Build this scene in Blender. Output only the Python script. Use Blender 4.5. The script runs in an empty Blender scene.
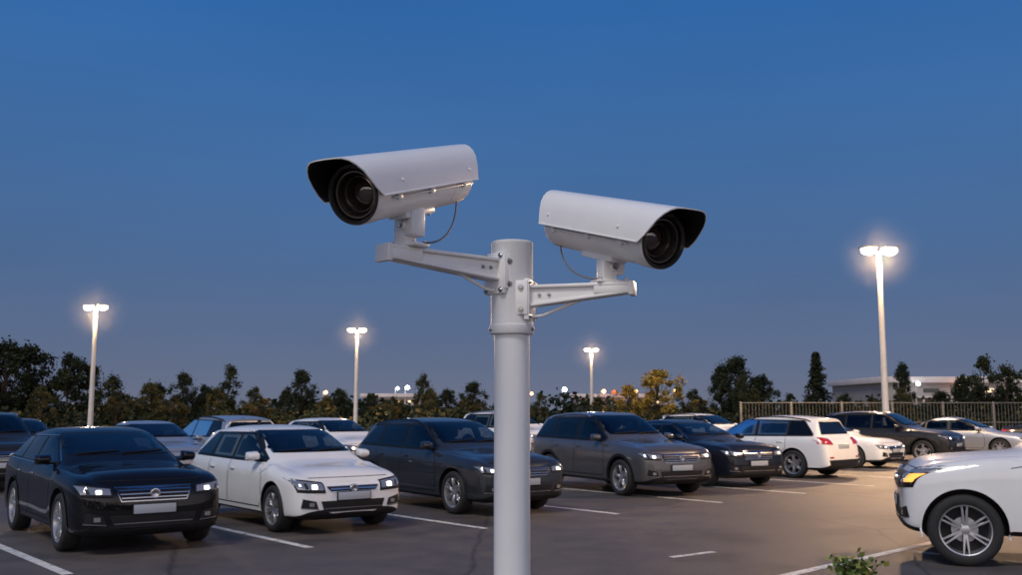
import bpy, bmesh, math, random
from mathutils import Vector, Matrix
from mathutils.bvhtree import BVHTree
random.seed(7)
scene = bpy.context.scene
scene.view_settings.view_transform = 'Standard'
scene.view_settings.look = 'None'
scene.view_settings.exposure = 0
COL = scene.collection
rad = math.radians

# ------------------------------------------------------------------ materials
def mat(name, color, rough=0.5, metal=0.0, coat=0.0, emis=None, es=0.0, var=0.0, vscale=8.0, bump=0.0, bscale=60.0, spec=0.5, rvar=.08):
    m = bpy.data.materials.new(name); m.use_nodes = True
    nt = m.node_tree; b = nt.nodes["Principled BSDF"]
    b.inputs["Base Color"].default_value = (*color, 1)
    b.inputs["Roughness"].default_value = rough
    b.inputs["Metallic"].default_value = metal
    b.inputs["Specular IOR Level"].default_value = spec
    if coat: 
        b.inputs["Coat Weight"].default_value = coat
        b.inputs["Coat Roughness"].default_value = 0.025
    if emis:
        b.inputs["Emission Color"].default_value = (*emis, 1)
        b.inputs["Emission Strength"].default_value = es
    tc = nt.nodes.new("ShaderNodeTexCoord")
    if var:
        n = nt.nodes.new("ShaderNodeTexNoise"); n.inputs["Scale"].default_value = vscale; n.inputs["Detail"].default_value = 6
        nt.links.new(tc.outputs["Object"], n.inputs["Vector"])
        r = nt.nodes.new("ShaderNodeValToRGB")
        r.color_ramp.elements[0].position = 0.3; r.color_ramp.elements[1].position = 0.7
        r.color_ramp.elements[0].color = (*[c*(1-var) for c in color], 1)
        r.color_ramp.elements[1].color = (*[min(1, c*(1+var)) for c in color], 1)
        nt.links.new(n.outputs["Fac"], r.inputs["Fac"]); nt.links.new(r.outputs["Color"], b.inputs["Base Color"])
        mr = nt.nodes.new("ShaderNodeMapRange")
        mr.inputs["To Min"].default_value = max(0, rough-rvar); mr.inputs["To Max"].default_value = min(1, rough+rvar)
        nt.links.new(n.outputs["Fac"], mr.inputs["Value"]); nt.links.new(mr.outputs["Result"], b.inputs["Roughness"])
    if bump:
        n2 = nt.nodes.new("ShaderNodeTexNoise"); n2.inputs["Scale"].default_value = bscale; n2.inputs["Detail"].default_value = 4
        nt.links.new(tc.outputs["Object"], n2.inputs["Vector"])
        bp = nt.nodes.new("ShaderNodeBump"); bp.inputs["Strength"].default_value = bump; bp.inputs["Distance"].default_value = 0.01
        nt.links.new(n2.outputs["Fac"], bp.inputs["Height"]); nt.links.new(bp.outputs["Normal"], b.inputs["Normal"])
    return m

M = {}
M['white_coat'] = mat('white_powder_coat', (.84,.835,.82), .30, var=.02, vscale=9, coat=.25, rvar=.04)
M['pole_coat'] = mat('pole_paint', (.74,.745,.75), .34, var=.04, vscale=5, rvar=.06, coat=.15)
M['cam_black'] = mat('camera_black', (.012,.012,.013), .45, var=.2, vscale=20)
M['cam_black2'] = mat('camera_black_gloss', (.03,.027,.025), .20)
M['ring'] = mat('lens_ring_metal', (.26,.21,.18), .22, metal=.85)
M['lens'] = mat('lens_glass', (.035,.016,.014), .02, coat=1, spec=1.0)
M['iris'] = mat('lens_iris', (.002,.002,.002), .5)
M['steel'] = mat('bolt_steel', (.45,.45,.45), .3, metal=1, var=.1, vscale=40)
M['cable'] = mat('cable_grey', (.16,.17,.18), .5)
M['trim'] = mat('car_black_trim', (.010,.010,.011), .55, var=.2, vscale=10, spec=.3)
M['glass'] = mat('car_glass', (.004,.005,.006), .02, spec=.5)
M['tire'] = mat('tire_rubber', (.018,.018,.018), .75, var=.25, vscale=12)
M['alloy'] = mat('alloy_wheel', (.60,.60,.62), .3, metal=.85)
M['chrome'] = mat('chrome_trim', (.6,.6,.62), .16, metal=1)
M['headlamp'] = mat('headlamp_glass', (.36,.37,.39), .08, metal=.5, coat=1)
M['tail'] = mat('tail_lamp', (.30,.01,.01), .12, coat=1, emis=(1,.05,.03), es=.12)
M['amber'] = mat('amber_lamp', (.8,.3,.03), .2, coat=1, emis=(1,.45,.08), es=1.5)
M['plate'] = mat('number_plate', (.38,.42,.47), .4)
M['lit'] = mat('lit_lamp', (.9,.9,.9), .2, emis=(1,.92,.78), es=6)
M['seat'] = mat('car_interior', (.030,.028,.027), .8, var=.3, vscale=4)
# clear tinted glass for the cabin windows
gm = bpy.data.materials.new('window_glass'); gm.use_nodes=True; gn=gm.node_tree; gn.nodes.remove(gn.nodes['Principled BSDF'])
tr=gn.nodes.new('ShaderNodeBsdfTransparent'); tr.inputs['Color'].default_value=(.30,.34,.36,1)
gl=gn.nodes.new('ShaderNodeBsdfGlossy'); gl.inputs['Roughness'].default_value=.015; gl.inputs['Color'].default_value=(1,1,1,1)
fr=gn.nodes.new('ShaderNodeFresnel'); fr.inputs['IOR'].default_value=1.52; ms=gn.nodes.new('ShaderNodeMixShader')
gn.links.new(fr.outputs[0],ms.inputs[0]); gn.links.new(tr.outputs[0],ms.inputs[1]); gn.links.new(gl.outputs[0],ms.inputs[2]); gn.links.new(ms.outputs[0],gn.nodes['Material Output'].inputs['Surface'])
M['window']=gm

def paint(name, c, metal=.35, rough=.32, coat=1.0, spec=.25):
    return mat(name, c, rough, metal=metal, coat=coat, var=.03, vscale=3, spec=spec, rvar=.02)
P_black = paint('paint_black', (.005,.005,.006), .0,.5,.75,.05)
P_white = paint('paint_white', (.78,.78,.77), metal=0,rough=.45)
P_slate = paint('paint_slate', (.036,.042,.050), .45,.38,.8)
P_grey = paint('paint_grey', (.12,.117,.120), .55,.36)
P_navy = paint('paint_navy', (.008,.011,.020), .1,.45,.75,.08)
P_silver = paint('paint_silver', (.42,.44,.47), .6,.35)
P_dark = paint('paint_darkgrey', (.024,.025,.028), .3,.4,.8,.1)

# ------------------------------------------------------------------ mesh helpers
class MB:
    def __init__(s): s.v=[]; s.f=[]; s.m=[]
    def add(s, vf, mi=0, T=None):
        vs, fs = vf; o=len(s.v)
        s.v += [tuple(T @ Vector(p)) if T is not None else tuple(p) for p in vs]
        s.f += [tuple(i+o for i in f) for f in fs]
        s.m += [mi]*len(fs) if isinstance(mi,int) else list(mi)
        return s
    def mesh(s, name, mats, sharp=35):
        me = bpy.data.meshes.new(name); me.from_pydata(s.v, [], s.f)
        for m_ in mats: me.materials.append(m_)
        me.polygons.foreach_set("material_index", s.m)
        me.polygons.foreach_set("use_smooth", [sharp>0]*len(s.f))
        me.update()
        if sharp>0: me.set_sharp_from_angle(angle=rad(sharp))
        return me
    def obj(s, name, mats, sharp=35, parent=None):
        o = bpy.data.objects.new(name, s.mesh(name, mats, sharp)); COL.objects.link(o)
        if parent: o.parent = parent
        return o
def empty(name, M_=None):
    e = bpy.data.objects.new(name, None); e.empty_display_size=.2; COL.objects.link(e)
    if M_ is not None: e.matrix_world = M_
    return e
def box(sx, sy, sz, bev=0.0, seg=2, taper=None):
    bm = bmesh.new(); bmesh.ops.create_cube(bm, size=1)
    for v in bm.verts:
        v.co = Vector((v.co.x*sx, v.co.y*sy, v.co.z*sz))
        if taper: taper(v)
    if bev: bmesh.ops.bevel(bm, geom=list(bm.edges), offset=bev, segments=seg, affect='EDGES', profile=.5)
    bm.verts.index_update()
    r = ([tuple(v.co) for v in bm.verts], [tuple(v.index for v in f.verts) for f in bm.faces]); bm.free(); return r
def revolve(prof, n=32, axis='X', closed=False):
    vs=[]; fs=[]; k=len(prof)
    for i in range(n):
        a=2*math.pi*i/n; c,s_=math.cos(a),math.sin(a)
        for (h,r) in prof:
            vs.append((h,r*c,r*s_) if axis=='X' else ((r*c,h,r*s_) if axis=='Y' else (r*c,r*s_,h)))
    for i in range(n):
        j=(i+1)%n
        for q in range(k-1): fs.append((i*k+q,i*k+q+1,j*k+q+1,j*k+q))
    return vs,fs
def tube(pts, rads, n=10):
    pts=[Vector(p) for p in pts]; vs=[]; fs=[]
    if not hasattr(rads,'__len__'): rads=[rads]*len(pts)
    for i,p in enumerate(pts):
        d=(pts[min(i+1,len(pts)-1)]-pts[max(i-1,0)]).normalized()
        a=d.cross(Vector((0,0,1))) 
        if a.length<.05: a=d.cross(Vector((1,0,0)))
        a.normalize(); b=d.cross(a)
        for k in range(n):
            t=2*math.pi*k/n; vs.append(tuple(p+(a*math.cos(t)+b*math.sin(t))*rads[i]))
    for i in range(len(pts)-1):
        for k in range(n): fs.append((i*n+k,i*n+(k+1)%n,(i+1)*n+(k+1)%n,(i+1)*n+k))
    fs.append(tuple(range(n))); fs.append(tuple((len(pts)-1)*n+k for k in range(n)))
    return vs,fs
def bez(p0,p1,p2,p3,n=16):
    p0,p1,p2,p3=map(Vector,(p0,p1,p2,p3)); r=[]
    for i in range(n+1):
        t=i/n; r.append(p0*(1-t)**3+p1*3*t*(1-t)**2+p2*3*t*t*(1-t)+p3*t**3)
    return r
T_=Matrix.Translation
def R_(a,ax): return Matrix.Rotation(rad(a),4,ax)
def face_dir(p, d):   # matrix placing local Z along d at p
    return T_(Vector(p)) @ Vector(d).to_track_quat('Z','Y').to_matrix().to_4x4()
def bolt(mb, p, d, r=.006, mi=1):
    mb.add(revolve([(0,0.0001),(0,r*1.5),(.002,r*1.5),(.002,.0001)],14,'Z'), mi, face_dir(p,d))
    mb.add(revolve([(.002,.0001),(.002,r),(.007,r*.95),(.0075,.0001)],6,'Z'), mi, face_dir(p,d))

# ------------------------------------------------------------------ pole with two bracket arms
PX, PY = 0.003, 3.0
pole = empty('camera_pole', T_((PX,PY,0)))
mb = MB()
mb.add(revolve([(0,.055),(1.93,.0535),(1.93,.001)],48,'Z'))
mb.add(revolve([(0,.001),(0,.14),(.015,.14),(.018,.136),(.018,.056)],48,'Z'))
mb.obj('pole_shaft',[M['pole_coat']],parent=pole)
mb = MB()
zc0,zc1=1.925,2.207
mb.add(revolve([(zc0,.05),(zc0,.0645),(zc0+.004,.067),(zc0+.026,.067),(zc0+.029,.0645),(zc1-.012,.0635),(zc1-.010,.0645),(zc1-.003,.0645),(zc1,.062),(zc1,.057),(zc1-.006,.055),(zc1-.006,.0001)],56,'Z'))
for ang in (200,335):
    a=rad(ang); d=Vector((math.cos(a),math.sin(a),0)); bolt(mb, d*.066+Vector((0,0,zc0+.014)), d, .005)
mb.add(tube([(-.004,-.064,1.96),(-.004,-.064,2.19)],.0009,6))
mb.obj('collar',[M['pole_coat'],M['steel']],parent=pole)

def arm(name, root, end, z_top, hr, he, w, strut, post, body_c, body_r, boltside):
    """tapered channel arm from pole to platform; coords relative to pole axis"""
    mb = MB()
    r0=Vector(root); e0=Vector(end); d=(e0-r0); L=d.length; d.normalize(); n=Vector((-d.y,d.x,0))
    F = Matrix(((d.x,n.x,0,r0.x),(d.y,n.y,0,r0.y),(0,0,1,z_top),(0,0,0,1)))
    def prism(x0,x1,y0,y1,za0,zb0,za1,zb1,bev=.003):
        bm=bmesh.new()
        vs=[bm.verts.new(p) for p in [(x0,y0,zb0),(x0,y1,zb0),(x0,y1,za0),(x0,y0,za0),(x1,y0,zb1),(x1,y1,zb1),(x1,y1,za1),(x1,y0,za1)]]
        for q in [(0,1,2,3),(7,6,5,4),(0,4,5,1),(1,5,6,2),(2,6,7,3),(3,7,4,0)]: bm.faces.new([vs[i] for i in q])
        bmesh.ops.recalc_face_normals(bm,faces=bm.faces)
        bmesh.ops.bevel(bm,geom=list(bm.edges),offset=bev,segments=2,affect='EDGES',profile=.5)
        bm.verts.index_update()
        r=([tuple(v.co) for v in bm.verts],[tuple(v.index for v in f.verts) for f in bm.faces]); bm.free(); return r
    hw=w/2
    mb.add(prism(.0,L,-hw*.62,hw*.62,-.008,-hr,-.008,-he*.75),0,F)
    mb.add(prism(-.005,L+.012,-hw,hw,0,-.010,0,-.010),0,F)          # top flange
    mb.add(prism(.0,L*.97,-hw*.92,hw*.92,-hr+.004,-hr-.005,-he*.75+.004,-he*.75-.004,.002),0,F)  # bottom flange
    mb.add(prism(L-.105,L+.010,-hw*.96,hw*.96,-.003,-he*.86,-.003,-he*.86,.004),0,F)
    mb.add(prism(L-.002,L+.014,-hw*1.04,hw*1.04,.003,-he,.003,-he,.002),0,F)
    mb.add(prism(-.012,.004,-hw-.012,hw+.012,.018,-hr-.045,.018,-hr-.045,.003),0,F)
    for yy in (-hw-.003,hw+.003):
        for zz in (.007,-hr-.034):
            bolt(mb, F@Vector((.004,yy,zz)), d, .0055)
    for xx in (.03,.06): 
        for sd in (-1,1): bolt(mb, F@Vector((xx,sd*hw*.62,-hr*.5)), n*sd, .004)
    for sd in (-1,1):
        mb.add(prism(-.05,.0,sd*(hw+.010),sd*(hw+.016),.012,-hr-.03,.012,-hr-.03,.002),0,F)
        bolt(mb, F@Vector((-.02,sd*(hw+.016),-.01)), n*sd, .0065)
        bolt(mb, F@Vector((-.02,sd*(hw+.016),-hr-.016)), n*sd, .0065)
    mb.add(tube([F@Vector((0.0,0,-hr-.035)),F@Vector((strut*.25,0,-hr-.030)),F@Vector((strut,0,-hr*.8)),F@Vector((strut+.015,0,-hr*.72))],.0048,10),0)
    pb=Vector(post)
    zb=z_top
    Q=T_((pb.x,pb.y,zb))@Matrix.Rotation(boltside,4,'Z')
    mb.add(box(.105,.062,.010,.003),0,Q@T_((0,0,.005)))
    for sx in (-1,1):
        for sy in (-1,1): bolt(mb,Q@Vector((sx*.042,sy*.021,.010)),(0,0,1),.005)
    zt=body_c[2]-body_r*.93
    h=zt-zb
    mb.add(box(.044,.050,h*.92,.004),0,Q@T_((-.012,0,.008+h*.46)))
    mb.add(box(.032,.058,h*.80,.004),0,Q@T_((.020,0,.008+h*.62)))
    mb.add(revolve([(-.038,.0001),(-.038,.012),(.038,.012),(.038,.0001)],20,'Y'),0,Q@T_((.0,0,h*.55)))
    for sy in (-1,1): bolt(mb,Q@Vector((.0,sy*.038,h*.55)),Q.to_3x3()@Vector((0,sy,0)),.007)
    mb.obj(name,[M['white_coat'],M['steel'],M['cam_black']],parent=pole)

CL = Vector((-.291,2.75,2.326)); CR = Vector((.290,2.925,2.228))
YL=math.atan2(-math.cos(rad(28)),-math.sin(rad(28))); YR=math.atan2(-math.cos(rad(34)), math.sin(rad(34)))
arm('bracket_arm_a', (-.050-PX,-.040,0), (-.345-PX,-.295,0), 2.150, .062,.046,.062, .15, (CL.x-PX+.004,CL.y-PY,0), (0,0,CL.z), .077, rad(-35))
arm('bracket_arm_b', (.060-PX,-.028,0), (.350-PX,-.105,0), 2.070, .060,.038,.060, .15, (CR.x-PX+.004,CR.y-PY,0), (0,0,CR.z), .077, rad(20))

# ------------------------------------------------------------------ security cameras
def security_camera(center, yaw, pitch, side, sc=1.0):
    E = empty('security_camera', T_(center)@Matrix.Rotation(yaw,4,'Z')@R_(pitch,'Y')@Matrix.Diagonal((sc,1,1,1)))
    R=.0775
    mb=MB()
    mb.add(revolve([(-.262,.0001),(-.262,R*.72),(-.258,R*.86),(-.248,R*.95),(-.240,R*.975),(-.150,R*.975),(-.149,R*.96),(-.146,R*.96),(-.145,R*.98),
                    (.205,R*.985),(.206,R*.965),(.209,R*.965),(.210,R*1.02),(.262,R*1.03),(.268,R*1.025),(.270,R*1.01)],72,'X'))
    for s in (-1,1):  # clamshell flange
        mb.add(box(.44,.010,.005,.0015),0,T_((-.02,s*(R*.975),-.020)))
        for xx in (-.19,.0,.17): mb.add(box(.022,.012,.016,.002),0,T_((xx,s*(R*.975),-.020)))
    mb.add(box(.16,.062,.020,.004),0,T_((0,0,-R*.98)))
    for xx in (-.06,.06): bolt(mb,(xx,.02,-R*1.09),(0,0,-1),.005,2)
    mb.add(revolve([(-.262,.0001),(-.262,.014),(-.278,.013),(-.280,.0001)],16,'X'),1,T_((0,side*.03,-.03)))
    mb.obj('housing',[M['white_coat'],M['cam_black'],M['steel']],parent=E)
    mb=MB()
    mb.add(revolve([(.270,R*1.01),(.274,R*.995),(.274,R*.92),(.268,R*.88)],72,'X'),0)
    mb.add(revolve([(.268,R*.88),(.250,R*.85),(.248,R*.82)],72,'X'),1)
    mb.add(revolve([(.248,R*.82),(.258,R*.815),(.260,R*.80),(.260,R*.75),(.256,R*.735)],72,'X'),2)
    mb.add(revolve([(.256,R*.735),(.242,R*.71),(.244,R*.68),(.238,R*.66),(.240,R*.64),(.233,R*.62)],72,'X'),0)
    mb.add(revolve([(.233,R*.62),(.242,R*.615),(.243,R*.58),(.236,R*.56)],72,'X'),2)
    mb.add(revolve([(.236,R*.56),(.226,R*.53),(.228,R*.51),(.218,R*.48)],72,'X'),0)
    mb.obj('lens_barrel',[M['cam_black2'],M['cam_black'],M['ring']],parent=E)
    mb=MB()
    mb.add(revolve([(.206+.026*math.cos(t*math.pi/16), R*.52*math.sin(t*math.pi/16)+.0001) for t in range(9)],48,'X'),0)
    mb.obj('lens_glass',[M['lens'],M['ring']],parent=E)
    # sunshield
    half=[(.0,.1010),(.028,.1004),(.050,.0980),(.066,.0905),(.079,.0770),(.0890,.0590),(.0935,.036),(.0960,.012),(.0970,-.010)]
    prof=[(-y,z) for y,z in reversed(half)]+half[1:]
    def front(z,y): 
        t=max(0,min(1,(z+.010)/.111)); return .272+.098*(t**.8)-.012*(abs(y)/.097)**2*t
    def backx(z): return -.275+.03*(1-max(0,(z+.010)/.111))
    mb=MB(); nx=12; th=.0035
    def sheet(off):
        vs=[]; 
        for (y,z) in prof:
            l=math.hypot(y,z); yy,zz=y*(1-off/l),z*(1-off/l)
            for i in range(nx+1):
                t=i/nx; vs.append((backx(z)+(front(z,y)-backx(z))*t,yy,zz))
        return vs
    k=nx+1; N=len(prof); fs=[(a*k+i,a*k+i+1,(a+1)*k+i+1,(a+1)*k+i) for a in range(N-1) for i in range(nx)]
    A=sheet(0); B=sheet(th); mb.add((A,fs),0); mb.add((B,fs),1)
    for border in ([a*k+nx for a in range(N)],[a*k for a in range(N)]):
        vs=[A[b] for b in border]+[B[b] for b in border]; mb.add((vs,[(i,i+1,N+i+1,N+i) for i in range(N-1)]),0)
    for a in (0,N-1):
        vs=[A[a*k+i] for i in range(k)]+[B[a*k+i] for i in range(k)]; mb.add((vs,[(i,i+1,k+i+1,k+i) for i in range(nx)]),0)
    for s in (-1,1): mb.add(tube([(-.243,s*.0968,-.010),(.268,s*.0968,-.010)],.0028,8),0)
    bp=[(backx(z)+.004,y*.96,z*.96) for y,z in prof]; mb.add((bp,[tuple(range(N))]),0)
    for s in (-1,1):
        mb.add(box(.46,.012,.030,.002),0,T_((-.01,s*.086,.002)))
        for xx in (-.20,.17):   # pan-head screws holding the shield
            mb.add(revolve([(0,.0001),(0,.0050),(.0018,.0048),(.003,.003),(.0032,.0001)],14,'Z'),0,face_dir((xx,s*.0955,.022),(0,s,.12)))
    mb.obj('sunshield',[M['white_coat'],M['cam_black'],M['steel']],50,parent=E)
    return E
eL=security_camera(CL, YL, 16.5, 1, .97)
eR=security_camera(CR, YR, 15, -1, .92)
def cable(name, pts, par):
    mb=MB(); mb.add(tube(pts,.0028,8)); mb.obj(name,[M['cable']],parent=par)
def loc(p): return Vector(p)-Vector((PX,PY,0))
bL=T_(CL)@Matrix.Rotation(YL,4,'Z')@R_(16.5,'Y')
bR=T_(CR)@Matrix.Rotation(YR,4,'Z')@R_(15,'Y')
s=bL@Vector((-.205,.03,-.066)); e=Vector((CL.x+.045,CL.y-.02,2.162))
cable('cable_a',[loc(p) for p in bez(s,s+Vector((.0,-.01,-.07)),e+Vector((.07,0,-.012)),e)],pole)
s=bR@Vector((-.185,-.03,-.066)); e=Vector((CR.x-.035,CR.y-.03,2.082))
cable('cable_b',[loc(p) for p in bez(s,s+Vector((.0,-.01,-.07)),e+Vector((-.06,0,-.004)),e)],pole)

# ------------------------------------------------------------------ cars
def lerp(a,b,t): return a+(b-a)*t
def interp(x,pts):
    pts=sorted(pts)
    if x<=pts[0][0]: return pts[0][1]
    for (a,b),(c,d) in zip(pts,pts[1:]):
        if x<=c: return b+(d-b)*(x-a)/(c-a+1e-9)
    return pts[-1][1]
def wheel_geo(mb, r, w, T, spokes=5, dark=False):
    hw=w/2
    mb.add(revolve([(-hw*.8,r*.62),(-hw,r*.72),(-hw*1.02,r*.86),(-hw*.9,r*.96),(-hw*.7,r),(hw*.7,r),(hw*.9,r*.96),(hw*1.02,r*.86),(hw,r*.76),(hw*.86,r*.705)],40,'Y'),3,T)
    mb.add(revolve([(hw*.86,r*.715),(hw*.90,r*.705),(hw*.86,r*.675),(hw*.5,r*.65),(-hw*.3,r*.62)],40,'Y'),4,T)
    mb.add(revolve([(-hw*.1,r*.64),(-hw*.1,.0001)],32,'Y'),1,T)
    mb.add(revolve([(hw*.0,r*.36),(hw*.02,r*.36),(hw*.02,.001)],24,'Y'),4,T)
    mb.add(revolve([(hw*.3,r*.17),(hw*.66,r*.15),(hw*.72,r*.08),(hw*.72,.0001)],20,'Y'),4,T)
    for i in range(spokes):
        for off in (-9,9):
            a=2*math.pi*i/spokes
            def tp(v):
                if v.co.z>0: v.co.x*=.62; v.co.y+=hw*.16
                else: v.co.x*=.9
            g=box(r*.085,hw*.35,r*.58,.004,1,tp)
            mb.add(g,4,T@Matrix.Rotation(a,4,'Y')@R_(off*.55,'Y')@T_((off/9*r*.015,hw*.50,r*.395)))
def inpoly(px,py,poly):
    r_=False; j=len(poly)-1
    for i in range(len(poly)):
        xi,yi=poly[i]; xj,yj=poly[j]
        if (yi>py)!=(yj>py) and px<(xj-xi)*(py-yi)/(yj-yi)+xi: r_=not r_
        j=i
    return r_
def build_car(name,P):
    L,H,W,g,r=P['L'],P['H'],P['W'],P['g'],P['r']; hw=W/2
    wf,wr=P['wf'],P['wr']; h0,h1=P['h0'],P['h1']; cx,rf,rr=P['cx'],P['rf'],P['rr']; belt=P['belt']
    S=[]
    F=L/2
    S.append((F,     g+.10,h0-.20,h0-.13,.70*hw,.56*hw,-.10))
    S.append((F-.05, g+.03,h0-.14,h0-.06,.86*hw,.66*hw,-.11))
    S.append((F-.16, g,    h0-.09,h0+.00,.94*hw,.70*hw,-.08))
    S.append((F-.36, g,    h0-.05,h0+.05,.985*hw,.73*hw,-.03))
    S.append((min(wf,F-.6), g, lerp(h0,h1,.45)-.06,lerp(h0,h1,.55),hw,.75*hw,0))
    S.append((lerp(wf,cx,.6),g,lerp(h0,h1,.8)-.05,lerp(h0,h1,.9),hw,.76*hw,0))
    S.append((cx+.06,g,belt-.03,h1,.995*hw,.77*hw,0))
    S.append((cx-.06,g,belt-.02,h1+.07,.99*hw,.775*hw,0))
    S.append((lerp(cx,rf,.5),g,belt,lerp(h1+.03,H-.07,.53),.99*hw,.75*hw,0))
    S.append((rf+.08,g,belt,H-.11,.99*hw,.72*hw,0))
    S.append((rf-.10,g,belt+.005,H-.045,.99*hw,.71*hw,0))
    S.append((lerp(rf,rr,.35),g,belt+.01,H,.99*hw,.705*hw,0))
    S.append((lerp(rf,rr,.7),g,belt+.02,H-.01,.995*hw,.69*hw,0))
    if P['tail']=='hatch':
        S.append((rr,  g,belt+.04,H-.055,hw,.66*hw,0))
        S.append((-F+.38,g,belt+.05,H-.085,.98*hw,.64*hw,.02))
        S.append((-F+.20,g,belt+.05,H-.11,.96*hw,.62*hw,P['lean']*.55))
        S.append((-F+.06,g+.03,belt+.03,H-.15,.90*hw,.60*hw,P['lean']*.88))
        S.append((-F,  g+.10,belt-.0,H-.20,.76*hw,.55*hw,P['lean']*1.0))
    else:
        dz=P['deck']; dx=P['dx']
        S.append((rr,g,belt+.02,H-.07,hw,.67*hw,0))
        S.append((lerp(rr,dx,.5),g,belt+.02,lerp(H-.07,dz,.46),hw,.70*hw,0))
        S.append((dx,g,belt+.01,dz+.02,.995*hw,.74*hw,0))
        S.append((-F+.25,g,belt-.01,dz+.005,.97*hw,.74*hw,0))
        S.append((-F+.07,g+.03,belt-.05,dz-.01,.90*hw,.70*hw,.0))
        S.append((-F,g+.10,belt-.12,dz-.07,.76*hw,.6*hw,.02))
    vs=[];n=18
    for (x,zb,zs,zt,w,wt,dx) in S:
        half=[(0,zb,0),(.84*w,zb,0),(.965*w,zb+.07,0),(w,zb+.40*(zs-zb),0),(.988*w,zs-.14*(zs-zb),.1),(.945*w,zs,.4),
              (.90*w if zt-zs>.25 else .87*w,zs+.03,.55),(wt,zt-.055,.93),(wt*.80,zt-.018,1),(0,zt,1)]
        ring=[(x+dx*k,-y,z) for (y,z,k) in half]+[(x+dx*k,y,z) for (y,z,k) in reversed(half[1:9])]
        vs+=ring
    fs=[];ms=[]
    for i in range(len(S)-1):
        for k in range(n):
            fs.append((i*n+k,i*n+(k+1)%n,(i+1)*n+(k+1)%n,(i+1)*n+k))
            ms.append(1 if k in (0,1,16,17) else 0)
    for i in (0,len(S)-1):
        idx=lambda k,s: i*n+k if s<0 else i*n+((18-k)%18)
        for k in range(9):
            q=[idx(k,-1),idx(k+1,-1),idx(k+1,1),idx(k,1)]
            q=list(dict.fromkeys(q)); fs.append(tuple(q)); ms.append(1 if k<1 else 0)
    me=bpy.data.meshes.new('tmp'); me.from_pydata(vs,[],fs)
    me.materials.append(M['trim']); me.materials.append(M['trim'])
    me.polygons.foreach_set("material_index",ms)
    bm=bmesh.new(); bm.from_mesh(me); bmesh.ops.recalc_face_normals(bm,faces=bm.faces)
    cl_=bm.edges.layers.float.new('crease_edge'); bm.verts.ensure_lookup_table()
    for ed in bm.edges:
        a_,b_=sorted((ed.verts[0].index,ed.verts[1].index))
        if b_-a_==n:
            k=a_%n; i=a_//n
            if k in (4,14): ed[cl_]=.75
            elif k in (2,16): ed[cl_]=.5
            elif k in (7,11) and 2<=i<6: ed[cl_]=.45
    bm.to_mesh(me); bm.free()
    ob=bpy.data.objects.new('tmp',me); COL.objects.link(ob)
    sd=ob.modifiers.new('s','SUBSURF'); sd.levels=2; sd.render_levels=2
    cb=MB()
    for ax in (wf,wr):
        for s_ in (-1,1):
            bmc=bmesh.new(); bmesh.ops.create_cone(bmc,cap_ends=True,segments=44,radius1=r+.055,radius2=r+.055,depth=.44)
            vv=[tuple(R_(90,'X')@v.co) for v in bmc.verts]; bmc.verts.index_update(); ff=[tuple(v.index for v in f.verts) for f in bmc.faces]; bmc.free()
            cb.add((vv,ff),0,T_((ax,s_*(hw-.06),r+.005)))
    cm=cb.mesh('cut',[M['trim']],0); co=bpy.data.objects.new('cut',cm); COL.objects.link(co)
    b=ob.modifiers.new('b','BOOLEAN'); b.operation='DIFFERENCE'; b.solver='EXACT'; b.object=co
    dg=bpy.context.evaluated_depsgraph_get(); ev=ob.evaluated_get(dg); em=bpy.data.meshes.new_from_object(ev)
    out=MB()
    V=[tuple(v.co) for v in em.vertices]; FF=[];MM=[]
    ws=lambda x: interp(x,[(rf,H-.10),(cx,h1-.02)]) if x>rf else 9
    if P['tail']=='hatch': rl=lambda x: belt+.06+(x-(-F+P['lean']*.55+.14))*P.get('rs',1.6)
    else: rl=lambda x: interp(x,[(P['dx']+.12,P['deck']),(rr+.02,H-.13)]) if x<rr+.02 else 9
    top=lambda x: min(ws(x)-.045, H-.125-.03*max(0,(-x/F)), rl(x))
    bot=lambda x: belt+.045+.035*max(0,-x/F)
    bpx=P['bp']; cpx=P['cp']
    wpoly=[(-.80*hw,h1+.085),(.80*hw,h1+.085),(.655*hw,H-.085),(-.655*hw,H-.085)]
    for p in em.polygons:
        c=p.center; mi=p.material_index if p.material_index in(0,1) else 0
        for ax in (wf,wr):
            if math.hypot(c.x-ax,c.z-r-.005)<r+.0545 and abs(c.y)>hw-.35 : mi=1
        FF.append(tuple(p.vertices)); MM.append(mi)
    bvh=BVHTree.FromPolygons([Vector(v) for v in V],FF)
    # open the cabin: drop body skin wherever all its corners lie under the panes (covered by frame + glass)
    keepF=[];keepM=[]
    for f,mi in zip(FF,MM):
        pts=[V[i] for i in f]; cxx=sum(p[0] for p in pts)/len(pts); nrm=None
        drop=False
        if rf-.02<cxx<cx+.10 and all(abs(p[1])<hw*.86 for p in pts):
            if all(inpoly(p[1],p[2],[(-.755*hw,h1+.11),(.755*hw,h1+.11),(.615*hw,H-.115),(-.615*hw,H-.115)]) for p in pts) and all(rf-.1<p[0]<cx+.1 for p in pts): drop=True
        if not drop and all(abs(p[1])>hw*.6 for p in pts):
            def ins(p):
                return (cpx+.03<p[0]<bpx-.035 or bpx+.035<p[0]<cx-.06) and bot(p[0])+.02<p[2]<top(p[0])-.02
            if all(ins(p) for p in pts): drop=True
        if not drop: keepF.append(f); keepM.append(mi)
    out.add((V,keepF),keepM)
    bpy.data.objects.remove(ob); bpy.data.objects.remove(co)
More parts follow.
